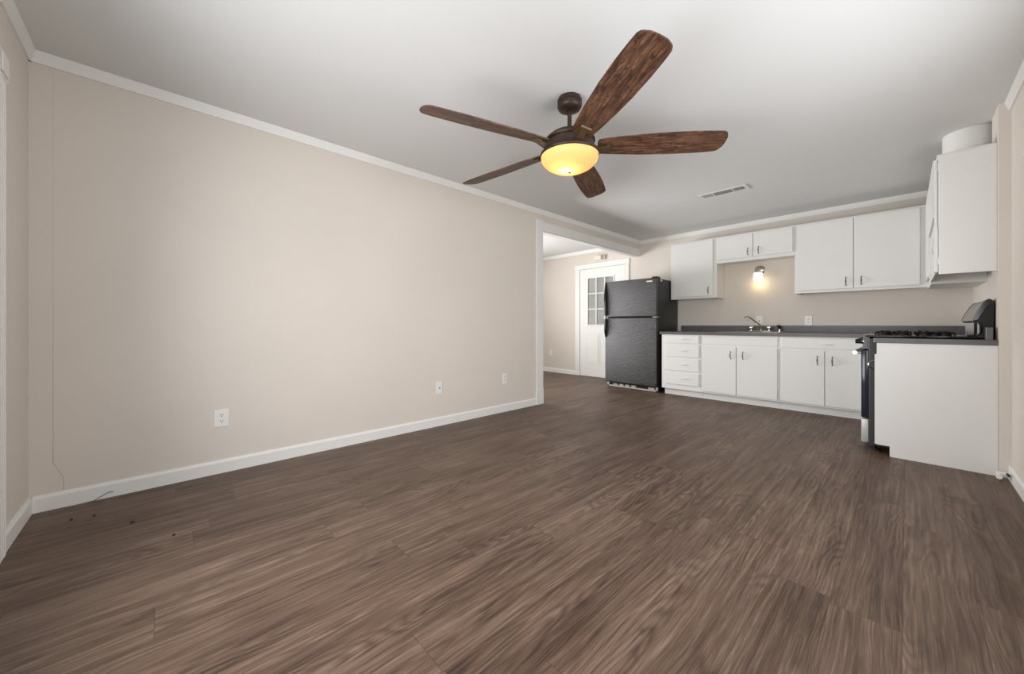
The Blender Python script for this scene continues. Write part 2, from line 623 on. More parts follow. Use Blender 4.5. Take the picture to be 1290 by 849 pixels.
w2 = bpy.data.objects.new('added_window_2', None); COL.objects.link(w2); w2.location = (XR, 1.75, 0.85); w2['kind'] = 'structure'  # unseen window added to let light in from the right
b = NB()
for (y0, y1, z0, z1) in ((RY0, RY0 + 0.05, RZ0, RZ1), (RY1 - 0.05, RY1, RZ0, RZ1), (RY0, RY1, RZ0, RZ0 + 0.05), (RY0, RY1, RZ1 - 0.05, RZ1), (1.72, 1.78, RZ0, RZ1)):
    box(b, XR + 0.03, XR + 0.08, y0, y1, z0, z1)
for (y0, y1, z0, z1) in ((RY0 - 0.09, RY0, RZ0 - 0.09, RZ1 + 0.09), (RY1, RY1 + 0.09, RZ0 - 0.09, RZ1 + 0.09), (RY0, RY1, RZ0 - 0.09, RZ0), (RY0, RY1, RZ1, RZ1 + 0.09)):
    box(b, XR - 0.018, XR, y0, y1, z0, z1)
obj('window_frame', b, M['trim'], w2)

# door 1: exterior door with nine lights in the adjoining room
dr = bpy.data.objects.new('door_1', None); COL.objects.link(dr); dr.location = (-3.95, YB, 0); dr['kind'] = 'structure'
DX0, DX1, DZ = -4.452, -3.475, 2.085
b = NB()
box(b, -4.572, DX0 - 0.006, YB - 0.02, YB, 0, 2.185, 0.004)
box(b, DX1 + 0.006, -3.390, YB - 0.02, YB, 0, 2.185, 0.004)
box(b, -4.578, -3.384, YB - 0.024, YB, DZ + 0.008, 2.19, 0.004)
obj('door_casing', b, M['trim'], dr)
b = NB()
gx0, gx1, gz0, gz1 = -4.262, -3.700, 1.005, 1.905
box(b, DX0, gx0, YB - 0.012, YB - 0.001, 0.01, DZ)
box(b, gx1, DX1, YB - 0.012, YB - 0.001, 0.01, DZ)
box(b, gx0, gx1, YB - 0.012, YB - 0.001, gz1, DZ)
box(b, gx0, gx1, YB - 0.012, YB - 0.001, 0.01, gz0)
for (px0, px1) in ((-4.31, -3.99), (-3.93, -3.61)):   # raised lower panels
    box(b, px0, px1, YB - 0.017, YB - 0.012, 0.24, 0.84, 0.004)
    box(b, px0 + 0.04, px1 - 0.04, YB - 0.021, YB - 0.017, 0.28, 0.80, 0.004)
obj('door_slab', b, M['trim'], dr)
b = NB()
for (a0, a1, z0, z1) in ((gx0 - 0.022, gx0 + 0.004, gz0 - 0.022, gz1 + 0.022), (gx1 - 0.004, gx1 + 0.022, gz0 - 0.022, gz1 + 0.022)):
    box(b, a0, a1, YB - 0.022, YB - 0.012, z0, z1, 0.003)
box(b, gx0, gx1, YB - 0.022, YB - 0.012, gz1 - 0.004, gz1 + 0.022, 0.003)
box(b, gx0, gx1, YB - 0.022, YB - 0.012, gz0 - 0.022, gz0 + 0.004, 0.003)
for i in (1, 2):
    x = gx0 + (gx1 - gx0) * i / 3
    box(b, x - 0.011, x + 0.011, YB - 0.020, YB - 0.008, gz0, gz1)
    z = gz0 + (gz1 - gz0) * i / 3
    box(b, gx0, gx1, YB - 0.019, YB - 0.009, z - 0.011, z + 0.011)
obj('glazing_bars', b, M['trim'], dr)
b = NB(); box(b, gx0, gx1, YB - 0.0075, YB - 0.0055, gz0, gz1)
gl = obj('glass_pane', b, M['glass'], dr)
b = NB()
k = 0
z = gz0
while z < gz1:                      # closed blind slats behind the glass
    box(b, gx0, gx1, YB - 0.0045, YB - 0.0015, z + 0.0015, min(z + 0.024, gz1))
    z += 0.025
obj('blind', b, M['sheer'], dr)
b = NB(); lathe(b, [(0.0, YB - 0.075), (0.022, YB - 0.07), (0.028, YB - 0.055), (0.02, YB - 0.035), (0.012, YB - 0.03), (0.012, YB - 0.016), (0.03, YB - 0.015), (0.03, YB - 0.012)], -3.535, 0, 20, False, 'y', 0.93)
obj('door_knob', b, M['nickel'], dr, True)


# ------------------------------------------------------------------ handles
def spindle(parent, x, y, z, axis='z', m=None, L=0.092, name='handle', nrm=(0, -1, 0), label=None):
    """slender arched pull with a fatter middle; nrm = outward direction"""
    n = Vector(nrm)
    b = NB()
    pts, rad = [], []
    for i in range(13):
        t = i / 12
        s = (t - 0.5) * L
        out = 0.024 * math.sin(PI * min(1, max(0, (t * 1.12 - 0.06)))) ** 0.5 if 0.05 < t < 0.95 else 0.001
        p = Vector((x, y, z)) + n * out
        if axis == 'z': p.z += s
        elif axis == 'x': p.x += s
        else: p.y += s
        pts.append(p)
        rad.append(0.0038 + 0.0032 * math.exp(-((t - 0.5) / 0.13) ** 2) + (0.003 if t < 0.06 or t > 0.94 else 0))
    tube(b, pts, 0.004, 10, rad)
    return obj(name, b, m or M['nickel'], parent, True, label)


def hinge(parent, x, y, z, along=0.05, nrm=(0, -1, 0)):
    b = NB()
    n = Vector(nrm)
    c = Vector((x, y, z)) + n * 0.003
    tube(b, [c - Vector((0, 0, along / 2)), c + Vector((0, 0, along / 2))], 0.0045, 8)
    tube(b, [c - Vector((0, 0, along / 2 + 0.005)), c - Vector((0, 0, along / 2))], 0.003, 8)
    return obj('hinge', b, M['cab'], parent, True)


# ------------------------------------------------------------------ base cabinets on the back wall
YF = 5.325          # carcass front
DT = 0.018          # overlay door thickness
ZB0, ZB1 = 0.092, 0.866


def base_unit(label, x0, x1, kick=True):
    t = thing('base_cabinet', label, 'cabinet', ((x0 + x1) / 2, (YF + YB) / 2, 0))
    b = NB()
    if 'sink' in label:        # open-topped box that the sink bowls hang into
        box(b, x0, x1, YF, YF + 0.02, ZB0, ZB1, 0.001)
        box(b, x0, x0 + 0.018, YF + 0.02, YB - 0.003, ZB0, ZB1)
        box(b, x1 - 0.018, x1, YF + 0.02, YB - 0.003, ZB0, ZB1)
        box(b, x0 + 0.018, x1 - 0.018, YF + 0.02, YB - 0.003, ZB0, ZB0 + 0.018)
        box(b, x0 + 0.018, x1 - 0.018, YB - 0.012, YB - 0.003, ZB0 + 0.018, ZB1)
    else:
        box(b, x0, x1, YF, YB - 0.003, ZB0, ZB1, 0.001)
    obj('carcass', b, M['cab'], t)
    b = NB(); box(b, x0 + (0.012 if x0 < -2.4 else 0), x1, YF + 0.075, YB - 0.01, 0.0, ZB0)
    obj('toe_kick', b, M['cab'], t)
    return t


def front(parent, name, x0, x1, z0, z1, yf=YF, th=DT):
    b = NB(); box(b, x0, x1, yf - th, yf - 0.0015, z0, z1, 0.0035, 2)
    return obj(name, b, M['cab'], parent)


t = base_unit('white base cabinet with a stack of four drawers beside the black refrigerator', -2.454, -1.916)
for z0, z1 in ((0.745, 0.852), (0.552, 0.722), (0.357, 0.528), (0.163, 0.334)):
    d = front(t, 'drawer', -2.395, -1.935, z0, z1)
    spindle(d, -2.135, YF - DT, (z0 + z1) / 2 + 0.005, 'x', M['cab'], 0.10, label='white painted pull')

t = base_unit('white two-door base cabinet under the sink and faucet', -1.914, -1.036)
front(t, 'rail_panel', -1.895, -1.050, 0.742, 0.855, th=0.006)
d = front(t, 'door', -1.893, -1.487, 0.112, 0.718); spindle(d, -1.548, YF - DT, 0.616)
hinge(d, -1.897, YF - 0.004, 0.63); hinge(d, -1.897, YF - 0.004, 0.2)
d = front(t, 'door', -1.479, -1.052, 0.112, 0.718); spindle(d, -1.408, YF - DT, 0.616)
hinge(d, -1.047, YF - 0.004, 0.63); hinge(d, -1.047, YF - 0.004, 0.2)

t = base_unit('white base cabinet with one wide drawer above two doors beside the stove', -1.034, -0.20)
d = front(t, 'drawer', -1.018, -0.235, 0.735, 0.850, th=0.012)
spindle(d, -0.61, YF - 0.012, 0.785, 'x', M['cab'], 0.11, label='white painted pull')
d = front(t, 'door', -1.018, -0.622, 0.112, 0.712); spindle(d, -0.682, YF - DT, 0.607)
hinge(d, -1.022, YF - 0.004, 0.62); hinge(d, -1.022, YF - 0.004, 0.2)
d = front(t, 'door', -0.614, -0.240, 0.112, 0.712); spindle(d, -0.555, YF - DT, 0.607)
hinge(d, -0.236, YF - 0.004, 0.62)

# corner base unit behind the stove
t = thing('corner_base_cabinet', 'white corner base cabinet behind the stove, mostly hidden', 'cabinet', (0.13, 5.5, 0))
b = NB(); prism(b, [(-0.198, 5.325), (-0.16, 5.325), (-0.16, 4.90), (0.462, 4.90), (0.462, YB - 0.003), (-0.198, YB - 0.003)], 'z', ZB0, ZB1)
obj('carcass', b, M['cab'], t)
b = NB(); box(b, -0.09, 0.46, 4.91, YB - 0.01, 0, ZB0); obj('toe_kick', b, M['cab'], t)

# countertop (continuous L) with backsplash and separate end strip
t = thing('countertop', 'charcoal laminate countertop with low backsplash along the back wall', 'countertop', (-1.0, 5.7, 0.866))
b = NB()
SX0, SX1, SY0, SY1 = -1.74, -1.09, 5.43, 5.91
# slab with a hole for the sink
for (x0, x1, y0, y1) in ((-2.478, SX0, 5.300, YB - 0.001), (SX1, -0.185, 5.300, YB - 0.001), (SX0, SX1, 5.300, SY0), (SX0, SX1, SY1, YB - 0.001), (-0.185, XR - 0.001, 4.893, YB - 0.001)):
    box(b, x0, x1, y0, y1, 0.8665, 0.904)
bmesh.ops.remove_doubles(b, verts=b.verts[:], dist=0.0001)
obj('slab', b, M['counter'], t)
b = NB()
box(b, -2.478, XR - 0.001, YB - 0.02, YB - 0.001, 0.904, 0.992, 0.002)
box(b, XR - 0.02, XR - 0.001, 4.893, YB - 0.02, 0.904, 0.992, 0.002)
obj('backsplash', b, M['counter'], t)

# end panel beside the stove
t = thing('end_panel', 'white kitchen end panel with notched toe beside the stove', 'cabinet panel', (0.12, 4.06, 0))
b = NB(); prism(b, [(-0.090, 0.0), (0.415, 0.0), (0.415, 0.864), (-0.160, 0.864), (-0.160, 0.078), (-0.090, 0.078)], 'y', 4.036, 4.058)
obj('panel', b, M['cab'], t)
b = NB(); box(b, -0.172, -0.158, 4.040, 4.10, 0.08, 0.775, 0.001); obj('edge_strip', b, M['cab'], t)
b = NB(); box(b, -0.178, 0.4155, 4.026, 4.115, 0.8645, 0.901, 0.002); obj('top_cap', b, M['counter'], t, label='charcoal laminate top')
b = NB(); box(b, 0.366, 0.396, 4.045, 4.115, 0.901, 0.985, 0.002); obj('splash_block', b, M['counter'], t)

# ------------------------------------------------------------------ sink and faucet
t = thing('sink', 'stainless steel sink set into the charcoal countertop', 'sink', (-1.36, 5.68, 0.904))
b = NB()
for (x0, x1, y0, y1) in ((SX0 - 0.02, SX1 + 0.02, SY0 - 0.02, SY0 + 0.012), (SX0 - 0.02, SX1 + 0.02, SY1 - 0.012, SY1 + 0.095), (SX0 - 0.02, SX0 + 0.012, SY0, SY1), (SX1 - 0.012, SX1 + 0.02, SY0, SY1), (-1.430, -1.400, SY0, SY1)):
    box(b, x0, x1, y0, y1, 0.9042, 0.9095, 0.0015)
obj('rim', b, M['steel'], t)
b = NB()
for (x0, x1) in ((SX0 + 0.004, -1.427), (-1.403, SX1 - 0.004)):
    y0, y1 = SY0 + 0.004, SY1 - 0.004
    vs = [[b.verts.new((x, y, z)) for x, y in ((x0 + i, y0 + i), (x1 - i, y0 + i), (x1 - i, y1 - i), (x0 + i, y1 - i))] for z, i in ((0.905, 0), (0.76, 0.015), (0.74, 0.03))]
    for k in range(2):
        for i in range(4):
            b.faces.new((vs[k][i], vs[k][(i + 1) % 4], vs[k + 1][(i + 1) % 4], vs[k + 1][i]))
    b.faces.new(vs[2])
obj('basin', b, M['steel'], t)

FX, FY, FZ = -1.368, 5.968, 0.9095
t = thing('faucet', 'chrome faucet with raised spout and two clear round knobs', 'faucet', (FX, FY, FZ))
b = NB(); box(b, FX - 0.145, FX + 0.125, FY - 0.028, FY + 0.028, FZ, FZ + 0.014, 0.006, 2)
obj('deck_plate', b, M['chrome'], t, True)
b = NB(); tube(b, [(FX, FY, FZ + 0.01), (FX, FY, FZ + 0.075), (FX - 0.01, FY - 0.012, FZ + 0.095), (FX - 0.115, FY - 0.13, FZ + 0.205), (FX - 0.13, FY - 0.145, FZ + 0.212), (FX - 0.145, FY - 0.16, FZ + 0.205), (FX - 0.148, FY - 0.163, FZ + 0.178)], 0.010, 12)
obj('spout', b, M['chrome'], t, True)
for dx in (-0.115, 0.095):
    b = NB(); lathe(b, [(0.012, FZ + 0.012), (0.012, FZ + 0.03), (0.03, FZ + 0.038), (0.034, FZ + 0.055), (0.030, FZ + 0.072), (0.012, FZ + 0.078), (0.0005, FZ + 0.078)], FX + dx, FY, 14)
    obj('knob', b, M['chrome'], t, True)
t = thing('sink_sprayer', 'black and chrome hand sprayer standing behind the sink', 'sprayer', (-1.155, 5.968, 0.9095))
b = NB(); lathe(b, [(0.02, 0.9095), (0.02, 0.918), (0.012, 0.922), (0.012, 0.955)], -1.155, 5.968, 14, True); obj('base', b, M['chrome'], t, True)
b = NB(); tube(b, [(-1.155, 5.968, 0.945), (-1.155, 5.966, 0.965), (-1.16, 5.955, 0.985), (-1.172, 5.935, 0.988)], 0.016, 12, [0.013, 0.017, 0.018, 0.014]); obj('head', b, M['black'], t, True)

# ------------------------------------------------------------------ upper cabinets, back wall
YU = 5.765


def upper_unit(label, x0, x1, z0, z1, y0=YU, y1=YB - 0.002):
    t = thing('wall_cabinet', label, 'cabinet', ((x0 + x1) / 2, (y0 + y1) / 2, z0))
    b = NB()
    box(b, x0, x1, y0, y1, z0 + 0.018, z1, 0.001)
    box(b, x0, x1, y0, y0 + 0.018, z0, z0 + 0.018)
    box(b, x0, x0 + 0.018, y0 + 0.018, y1, z0, z0 + 0.018)
    box(b, x1 - 0.018, x1, y0 + 0.018, y1, z0, z0 + 0.018)
    obj('carcass', b, M['cab'], t)
    return t


t = upper_unit('white single-door wall cabinet right above the refrigerator corner', -2.512, -1.858, 1.392, 2.245)
d = front(t, 'door', -2.486, -1.905, 1.422, 2.225, YU); spindle(d, -1.965, YU - DT, 1.503)
t = upper_unit('short white two-door wall cabinet above the sink and lit lamp', -1.857, -0.963, 1.872, 2.245)
d = front(t, 'door', -1.838, -1.412, 1.915, 2.225, YU); spindle(d, -1.468, YU - DT, 1.99)
d = front(t, 'door', -1.405, -0.980, 1.915, 2.225, YU); spindle(d, -1.345, YU - DT, 1.99)
t = upper_unit('wide white two-door wall cabinet between the sink and the right wall', -0.962, 0.166, 1.392, 2.245)
d = front(t, 'door', -0.925, -0.420, 1.422, 2.225, YU); spindle(d, -0.482, YU - DT, 1.503)
hinge(d, -0.930, YU - 0.004, 2.12); hinge(d, -0.930, YU - 0.004, 1.52)
d = front(t, 'door', -0.412, 0.095, 1.422, 2.225, YU); spindle(d, -0.352, YU - DT, 1.503)
hinge(d, 0.100, YU - 0.004, 2.12); hinge(d, 0.100, YU - 0.004, 1.52)
for xa, xb in ((-2.42, -1.95), (-0.90, -0.44)):
    pass

# ------------------------------------------------------------------ right wall uppers
XF = 0.150
t = thing('wall_cabinet', 'narrow white wall cabinet in the corner beyond the stove hood', 'cabinet', (0.31, 5.4, 1.37))
b = NB(); box(b, XF, XR - 0.001, 5.09, 5.765, 1.372, 2.245, 0.001)
obj('carcass', b, M['cab'], t)
b = NB(); box(b, XF - DT, XF - 0.0015, 5.13, 5.70, 1.44, 2.225, 0.0035, 2)
d = obj('door', b, M['cab'], t)
# cabinet over the range
t = thing('wall_cabinet', 'white over-range wall cabinet with tall white end panel and scroll brackets', 'cabinet', (0.31, 4.6, 1.37))
b = NB(); box(b, XF, XR - 0.001, 4.31, 5.089, 1.70, 2.235, 0.001); box(b, XF, 0.4155, 4.10, 4.31, 1.70, 2.235, 0.001)
obj('carcass', b, M['cab'], t)
b = NB(); box(b, 0.158, 0.4155, 4.078, 4.099, 1.366, 2.222, 0.002); obj('end_panel', b, M['cab'], t)
b = NB(); box(b, 0.138, 0.156, 4.10, 4.145, 1.385, 2.200, 0.002); st = obj('stile', b, M['cab'], t)
for z in (2.135, 1.462):
    b = NB(); tube(b, [(0.157, 4.088, z - 0.022), (0.157, 4.088, z + 0.022)], 0.004, 8)
    for s in (-0.022, 0.0, 0.022):
        tube(b, [(0.140, 4.090, z + s), (0.180, 4.076, z + s)], 0.0022, 6)
    obj('hinge', b, M['cab'], t, True)
for (y0, y1) in ((4.155, 4.60), (4.61, 5.07)):
    b = NB(); box(b, XF - DT, XF - 0.0015, y0, y1, 1.79, 2.215, 0.0035, 2)
    d = obj('door', b, M['cab'], t)
# scroll brackets below the cabinet
def scroll(y, z, sy, sz, parent):
    b = NB()
    pts = []
    for i in range(40):
        a = i / 39 * 3.6 * PI
        r = 0.010 + 0.05 * (i / 39)
        pts.append((XF - 0.006, y + sy * (r * math.cos(a)), z + sz * r * math.sin(a)))
    tube(b, pts, 0.0065, 8)
    return obj('scroll', b, M['cab'], parent, True)


b = NB(); box(b, XF - 0.004, XF + 0.008, 4.145, 5.089, 1.388, 1.786, 0.002); obj('valance', b, M['cab'], t)
for (yy, zz, s1, s2) in ((4.62, 1.66, -1, 1), (4.26, 1.47, 1, -1), (5.00, 1.47, -1, 1)):
    scroll(yy, zz, s1, s2, t)
b = NB(); tube(b, [(XF - 0.006, 4.60, 1.60), (XF - 0.008, 4.45, 1.57), (XF - 0.008, 4.32, 1.64), (XF - 0.008, 4.22, 1.60), (XF - 0.006, 4.25, 1.53)], 0.010, 8); obj('scroll_stem', b, M['cab'], t, True)

# round duct above the range cabinet
b = NB(); lathe(b, [(0.135, 2.236), (0.135, 2.31), (0.138, 2.312), (0.138, 2.325), (0.135, 2.327), (0.135, H - 0.001)], 0.325, 4.46, 48, True)
tag(obj('vent_duct', b, M['white_metal'], None, True), 'round white metal vent duct rising from the over-range cabinet to the ceiling', 'duct')

# ------------------------------------------------------------------ stove
SY, SE = 4.120, 4.880
t = thing('stove', 'black and stainless gas stove facing left behind the white end panel', 'stove', (0.08, 4.5, 0))
b = NB(); box(b, -0.208, 0.405, SY, SE, 0.045, 0.895, 0.003); obj('body', b, M['dark_side'], t)
b = NB(); box(b, -0.254, -0.211, SY + 0.004, SE - 0.004, 0.258, 0.800, 0.006, 2); d = obj('oven_door', b, M['navy'], t, True)
b = NB(); box(b, -0.258, -0.254, SY + 0.10, SE - 0.10, 0.36, 0.68, 0.001); obj('oven_window', b, M['black_gloss'], d)
b = NB(); tube(b, [(-0.292, SY + 0.01, 0.777), (-0.292, SE - 0.01, 0.777)], 0.017, 16); hd = obj('handle', b, M['steel'], d, True)
for y in (SY + 0.03, SE - 0.03):
    b = NB(); tube(b, [(-0.25, y, 0.777), (-0.292, y, 0.777)], 0.010, 10)
    obj('handle_bracket', b, M['steel'], d, True)
b = NB(); box(b, -0.254, -0.211, SY + 0.004, SE - 0.004, 0.062, 0.245, 0.004, 2); d = obj('drawer', b, M['steel_paint'], t, True)
b = NB(); prism(b, [(-0.206, 0.806), (-0.250, 0.815), (-0.228, 0.905), (-0.206, 0.905)], 'y', SY + 0.002, SE - 0.002)
cp = obj('control_panel', b, M['black_gloss'], t)
for i in range(5):
    y = SY + 0.06 + i * 0.16
    b = NB(); lathe(b, [(0.024, -0.238), (0.024, -0.25), (0.019, -0.255), (0.019, -0.288), (0.017, -0.292), (0.0005, -0.292)], 0, y, 18, False, 'x', 0.868)
    k = obj('knob', b, M['black'], cp, True)
    b = NB(); lathe(b, [(0.0265, -0.240), (0.0265, -0.246), (0.022, -0.247)], 0, y, 18, False, 'x', 0.868)
    obj('knob_ring', b, M['chrome'], cp, True)
b = NB(); box(b, -0.236, 0.35, SY - 0.006, SE + 0.006, 0.905, 0.921, 0.006, 2); obj('cooktop', b, M['black_gloss'], t, True)
b = NB(); box(b, -0.240, -0.215, SY - 0.004, SE + 0.004, 0.895, 0.926, 0.008, 2); obj('front_trim', b, M['steel'], t, True)
for i, (x0, x1) in enumerate(((-0.172, -0.078), (-0.072, 0.025), (0.045, 0.140), (0.146, 0.238))):
    for (y0, y1) in ((SY + 0.03, SY + 0.36), (SE - 0.36, SE - 0.03)):
        b = NB()
        zt = 0.947
        loop = [(x0, y0, 0.923), (x0 + 0.004, y0, zt - 0.003), (x0 + 0.010, y0, zt), (x1 - 0.010, y0, zt), (x1 - 0.004, y0, zt - 0.003), (x1, y0, 0.923)]
        tube(b, loop, 0.006, 6)
        tube(b, [(q[0], y1, q[2]) for q in loop], 0.006, 6)
        ym, xm = (y0 + y1) / 2, (x0 + x1) / 2
        tube(b, [(x0 + 0.012, ym, zt), (x1 - 0.012, ym, zt)], 0.006, 6)
        for x in (x0 + 0.012, xm, x1 - 0.012):
            tube(b, [(x, y0, zt), (x, y1, zt)], 0.006, 6)
        g = obj('grate', b, M['black'], t, True)
        for yy in (y0 + 0.09, y1 - 0.09):
            b = NB(); lathe(b, [(0.038, 0.922), (0.038, 0.93), (0.03, 0.933), (0.03, 0.940), (0.0005, 0.941)], xm, yy, 18)
            obj('burner', b, M['black'], t, True)
# raised curved control housing at the back
nose = [(0.316, 1.028), (0.324, 1.055), (0.336, 1.088), (0.350, 1.120), (0.364, 1.148), (0.377, 1.168), (0.388, 1.176), (0.399, 1.174), (0.407, 1.158)]
b = NB(); prism(b, nose + [(0.407, 0.922), (0.345, 0.922), (0.345, 1.000), (0.338, 1.018), (0.322, 1.020)], 'y', SY + 0.012, SE - 0.012, 0.0)
bg = obj('backguard', b, M['black'], t)
out = [(p[0] - 0.003, p[1] + 0.003) for p in nose[:-2]]
inner = [(p[0] + 0.004, p[1] - 0.004) for p in nose[:-2]]
b = NB(); prism(b, out + inner[::-1], 'y', SY + 0.013, SE - 0.013)
obj('curved_front', b, M['steel'], bg, label='stainless curved fascia')
out = [(p[0] - 0.005, p[1] + 0.005) for p in nose]
for y0, y1 in ((SY, SY + 0.013), (SE - 0.013, SE)):
    b = NB(); prism(b, out + [(0.407, 1.128), (0.398, 1.146), (0.386, 1.144), (0.372, 1.120), (0.356, 1.085), (0.338, 1.040)], 'y', y0, y1, 0.0)
    obj('end_cap', b, M['black_gloss'], bg)
b = NB(); box(b, 0.332, 0.346, SY + 0.02, SE - 0.02, 0.921, 1.018); obj('riser', b, M['steel_paint'], bg, label='light metal riser')
b = NB()
tube(b, [(0.328, SY + 0.008, 1.02), (0.328, SY + 0.008, 0.94), (0.316, SY + 0.008, 0.927), (0.290, SY + 0.008, 0.925)], 0.007, 8)
tube(b, [(0.352, SY + 0.008, 1.02), (0.352, SY + 0.008, 0.95), (0.340, SY + 0.008, 0.93), (0.318, SY + 0.008, 0.922)], 0.006, 8)
obj('riser_trim', b, M['black_gloss'], bg, True)
b = NB(); lathe(b, [(0.030, SY - 0.001), (0.034, SY - 0.005), (0.038, SY - 0.001)], -0.176, 0, 28, False, 'y', 0.685)
obj('side_ring', b, M['chrome'], t, True)
for x in (-0.16, 0.36):
    for y in (SY + 0.05, SE - 0.05):
        b = NB(); lathe(b, [(0.02, 0.0), (0.02, 0.012), (0.01, 0.015), (0.01, 0.046)], x, y, 12, True)
        obj('foot', b, M['black'], t, True)
b = NB(); box(b, -0.185, -0.175, SY + 0.01, SE - 0.01, 0.012, 0.046); obj('kick_plate', b, M['black'], t)

# ------------------------------------------------------------------ refrigerator
RX0, RX1 = -3.392, -2.520
t = thing('refrigerator', 'black top-freezer refrigerator standing against the back wall beside the drawers', 'refrigerator', ((RX0 + RX1) / 2, 5.7, 0))
b = NB(); box(b, RX0 + 0.006, RX1 - 0.004, 5.375, 6.04, 0.03, 1.690, 0.006, 2); obj('body', b, M['fridge_side'], t, True)
fz = []
for nm, z0, z1, h0, h1 in (('freezer_door', 1.128, 1.700, 1.15, 1.69), ('fridge_door', 0.085, 1.112, 0.80, 1.095)):
    b = NB(); box(b, RX0, RX1, 5.298, 5.366, z0, z1, 0.012, 3); d = obj(nm, b, M['black_tex'], t, True)
    b = NB()
    pts, rad = [], []
    up = nm == 'freezer_door'
    for i in range(15):
        q = i / 14
        z = h0 + (h1 - h0) * q
        k = (1 - q) if up else q
        bulge = min(1, (k * 1.0) / 0.72) if True else 1
        bulge = math.sin(min(1, k / 0.55) * PI / 2)
        pts.append((RX0 + 0.014, 5.296 - 0.016 * bulge, z))
        rad.append(0.008 + 0.012 * bulge)
    tube(b, pts, 0.02, 12, rad)
    # tie the deep end of the handle back into the door
    ze = h0 + 0.02 if up else h1 - 0.02
    box(b, RX0 + 0.002, RX0 + 0.034, 5.268, 5.300, ze - 0.018, ze + 0.018, 0.004)
    obj('handle', b, M['black_gloss'], d, True)
    if up:
        b = NB(); box(b, -2.675, -2.585, 5.2955, 5.299, 1.640, 1.662, 0.001); obj('badge', b, M['chrome'], d)
b = NB(); box(b, RX0 + 0.012, RX1 - 0.012, 5.366, 5.376, 0.09, 1.69); obj('door_gasket', b, M['black'], t)
b = NB(); box(b, RX1 - 0.085, RX1 - 0.003, 5.318, 5.43, 1.690, 1.718, 0.006, 2); obj('hinge_cover', b, M['black'], t, True)
b = NB(); box(b, RX1 - 0.07, RX1 + 0.002, 5.312, 5.38, 1.1135, 1.1265, 0.002); obj('middle_hinge', b, M['chrome'], t)
b = NB()
box(b, RX0 + 0.01, RX1 - 0.01, 5.352, 5.372, 0.006, 0.030, 0.003)
box(b, RX0 + 0.01, RX0 + 0.045, 5.352, 5.372, 0.006, 0.075, 0.003)
box(b, RX1 - 0.04, RX1 - 0.01, 5.352, 5.372, 0.006, 0.075, 0.003)
for k in range(4):
    x = RX0 + 0.12 + k * 0.105
    box(b, x, x + 0.075, 5.352, 5.368, 0.030, 0.058, 0.003)
box(b, RX1 - 0.16, RX1 - 0.06, 5.352, 5.370, 0.030, 0.062, 0.003)
obj('toe_grille', b, M['grille'], t)
b = NB(); box(b, RX0 + 0.03, RX1 - 0.03, 5.385, 5.42, 0.0, 0.031); obj('front_rail', b, M['black'], t)
b = NB(); box(b, RX1 - 0.0045, RX1 - 0.0025, 5.44, 5.485, 1.655, 1.676); obj('side_sticker', b, M['plate'], t)

# ------------------------------------------------------------------ electrical plates
def plate(label, pos, axis, w=0.075, h=0.118, kind='outlet', group=None):
    """axis 'x': on left wall facing +x ; 'y': on back wall facing -y"""
    def bx(bm, a0, a1, z0, z1, d0, d1, bev=0.0):
        if axis == 'x':
            box(bm, pos[0] + d0, pos[0] + d1, pos[1] + a0, pos[1] + a1, pos[2] + z0, pos[2] + z1, bev)
        else:
            box(bm, pos[0] + a0, pos[0] + a1, pos[1] - d1, pos[1] - d0, pos[2] + z0, pos[2] + z1, bev)
    nm = {'outlet': 'wall_outlet', 'switch': 'light_switch', 'coax': 'wall_jack', 'blank': 'wall_outlet'}[kind]
    t = thing(nm, label, {'outlet': 'outlet', 'switch': 'switch', 'coax': 'wall jack', 'blank': 'outlet'}[kind], pos, group)
    b = NB(); bx(b, -w / 2, w / 2, -h / 2, h / 2, 0.0, 0.006, 0.0025)
    obj('cover_plate', b, M['plate'], t)
    if kind in ('outlet', 'blank'):
        for s in (-1, 1):
            zc = s * 0.0205
            b = NB(); bx(b, -0.016, 0.016, zc - 0.015, zc + 0.015, 0.006, 0.0078, 0.0006)
            r = obj('receptacle', b, M['plate'], t)
            b = NB()
            bx(b, -0.0085, -0.0055, zc + 0.000, zc + 0.009, 0.0078, 0.0082)
            bx(b, 0.0055, 0.0085, zc + 0.000, zc + 0.009, 0.0078, 0.0082)
            bx(b, -0.003, 0.003, zc - 0.010, zc - 0.004, 0.0078, 0.0082)
            obj('slots', b, M['slot'], r)
    elif kind == 'switch':
        b = NB(); bx(b, -0.006, 0.006, -0.013, 0.013, 0.006, 0.0065); obj('slot', b, M['slot'], t)
        b = NB(); bx(b, -0.004, 0.004, -0.002, 0.011, 0.006, 0.017, 0.001); obj('toggle', b, M['plate'], t)
    else:
        b = NB()
        if axis == 'x':
            tube(b, [(pos[0] + 0.005, pos[1], pos[2]), (pos[0] + 0.014, pos[1], pos[2])], 0.006, 12)
        obj('connector', b, M['nickel'], t, True)
    return t


plate('nearest white duplex outlet low on the long beige wall', (XL, 0.306, 0.370), 'x', 0.082, 0.118)
plate('white cable jack plate with centre connector, mid-length on the beige wall', (XL, 2.021, 0.376), 'x', 0.072, 0.118, 'coax')
plate('white outlet plate low on the beige wall nearest the opening', (XL, 2.900, 0.382), 'x', 0.072, 0.118, 'blank')
plate('white outlet low on the adjoining room wall left of the door', (-5.224, YB, 0.412), 'y', 0.075, 0.115)
plate('white light switch on the wall behind the faucet', (-1.413, YB, 1.062), 'y', 0.082, 0.125, 'switch')
plate('white outlet above the backsplash to the right of the sink', (-0.871, YB, 1.058), 'y', 0.078, 0.122)

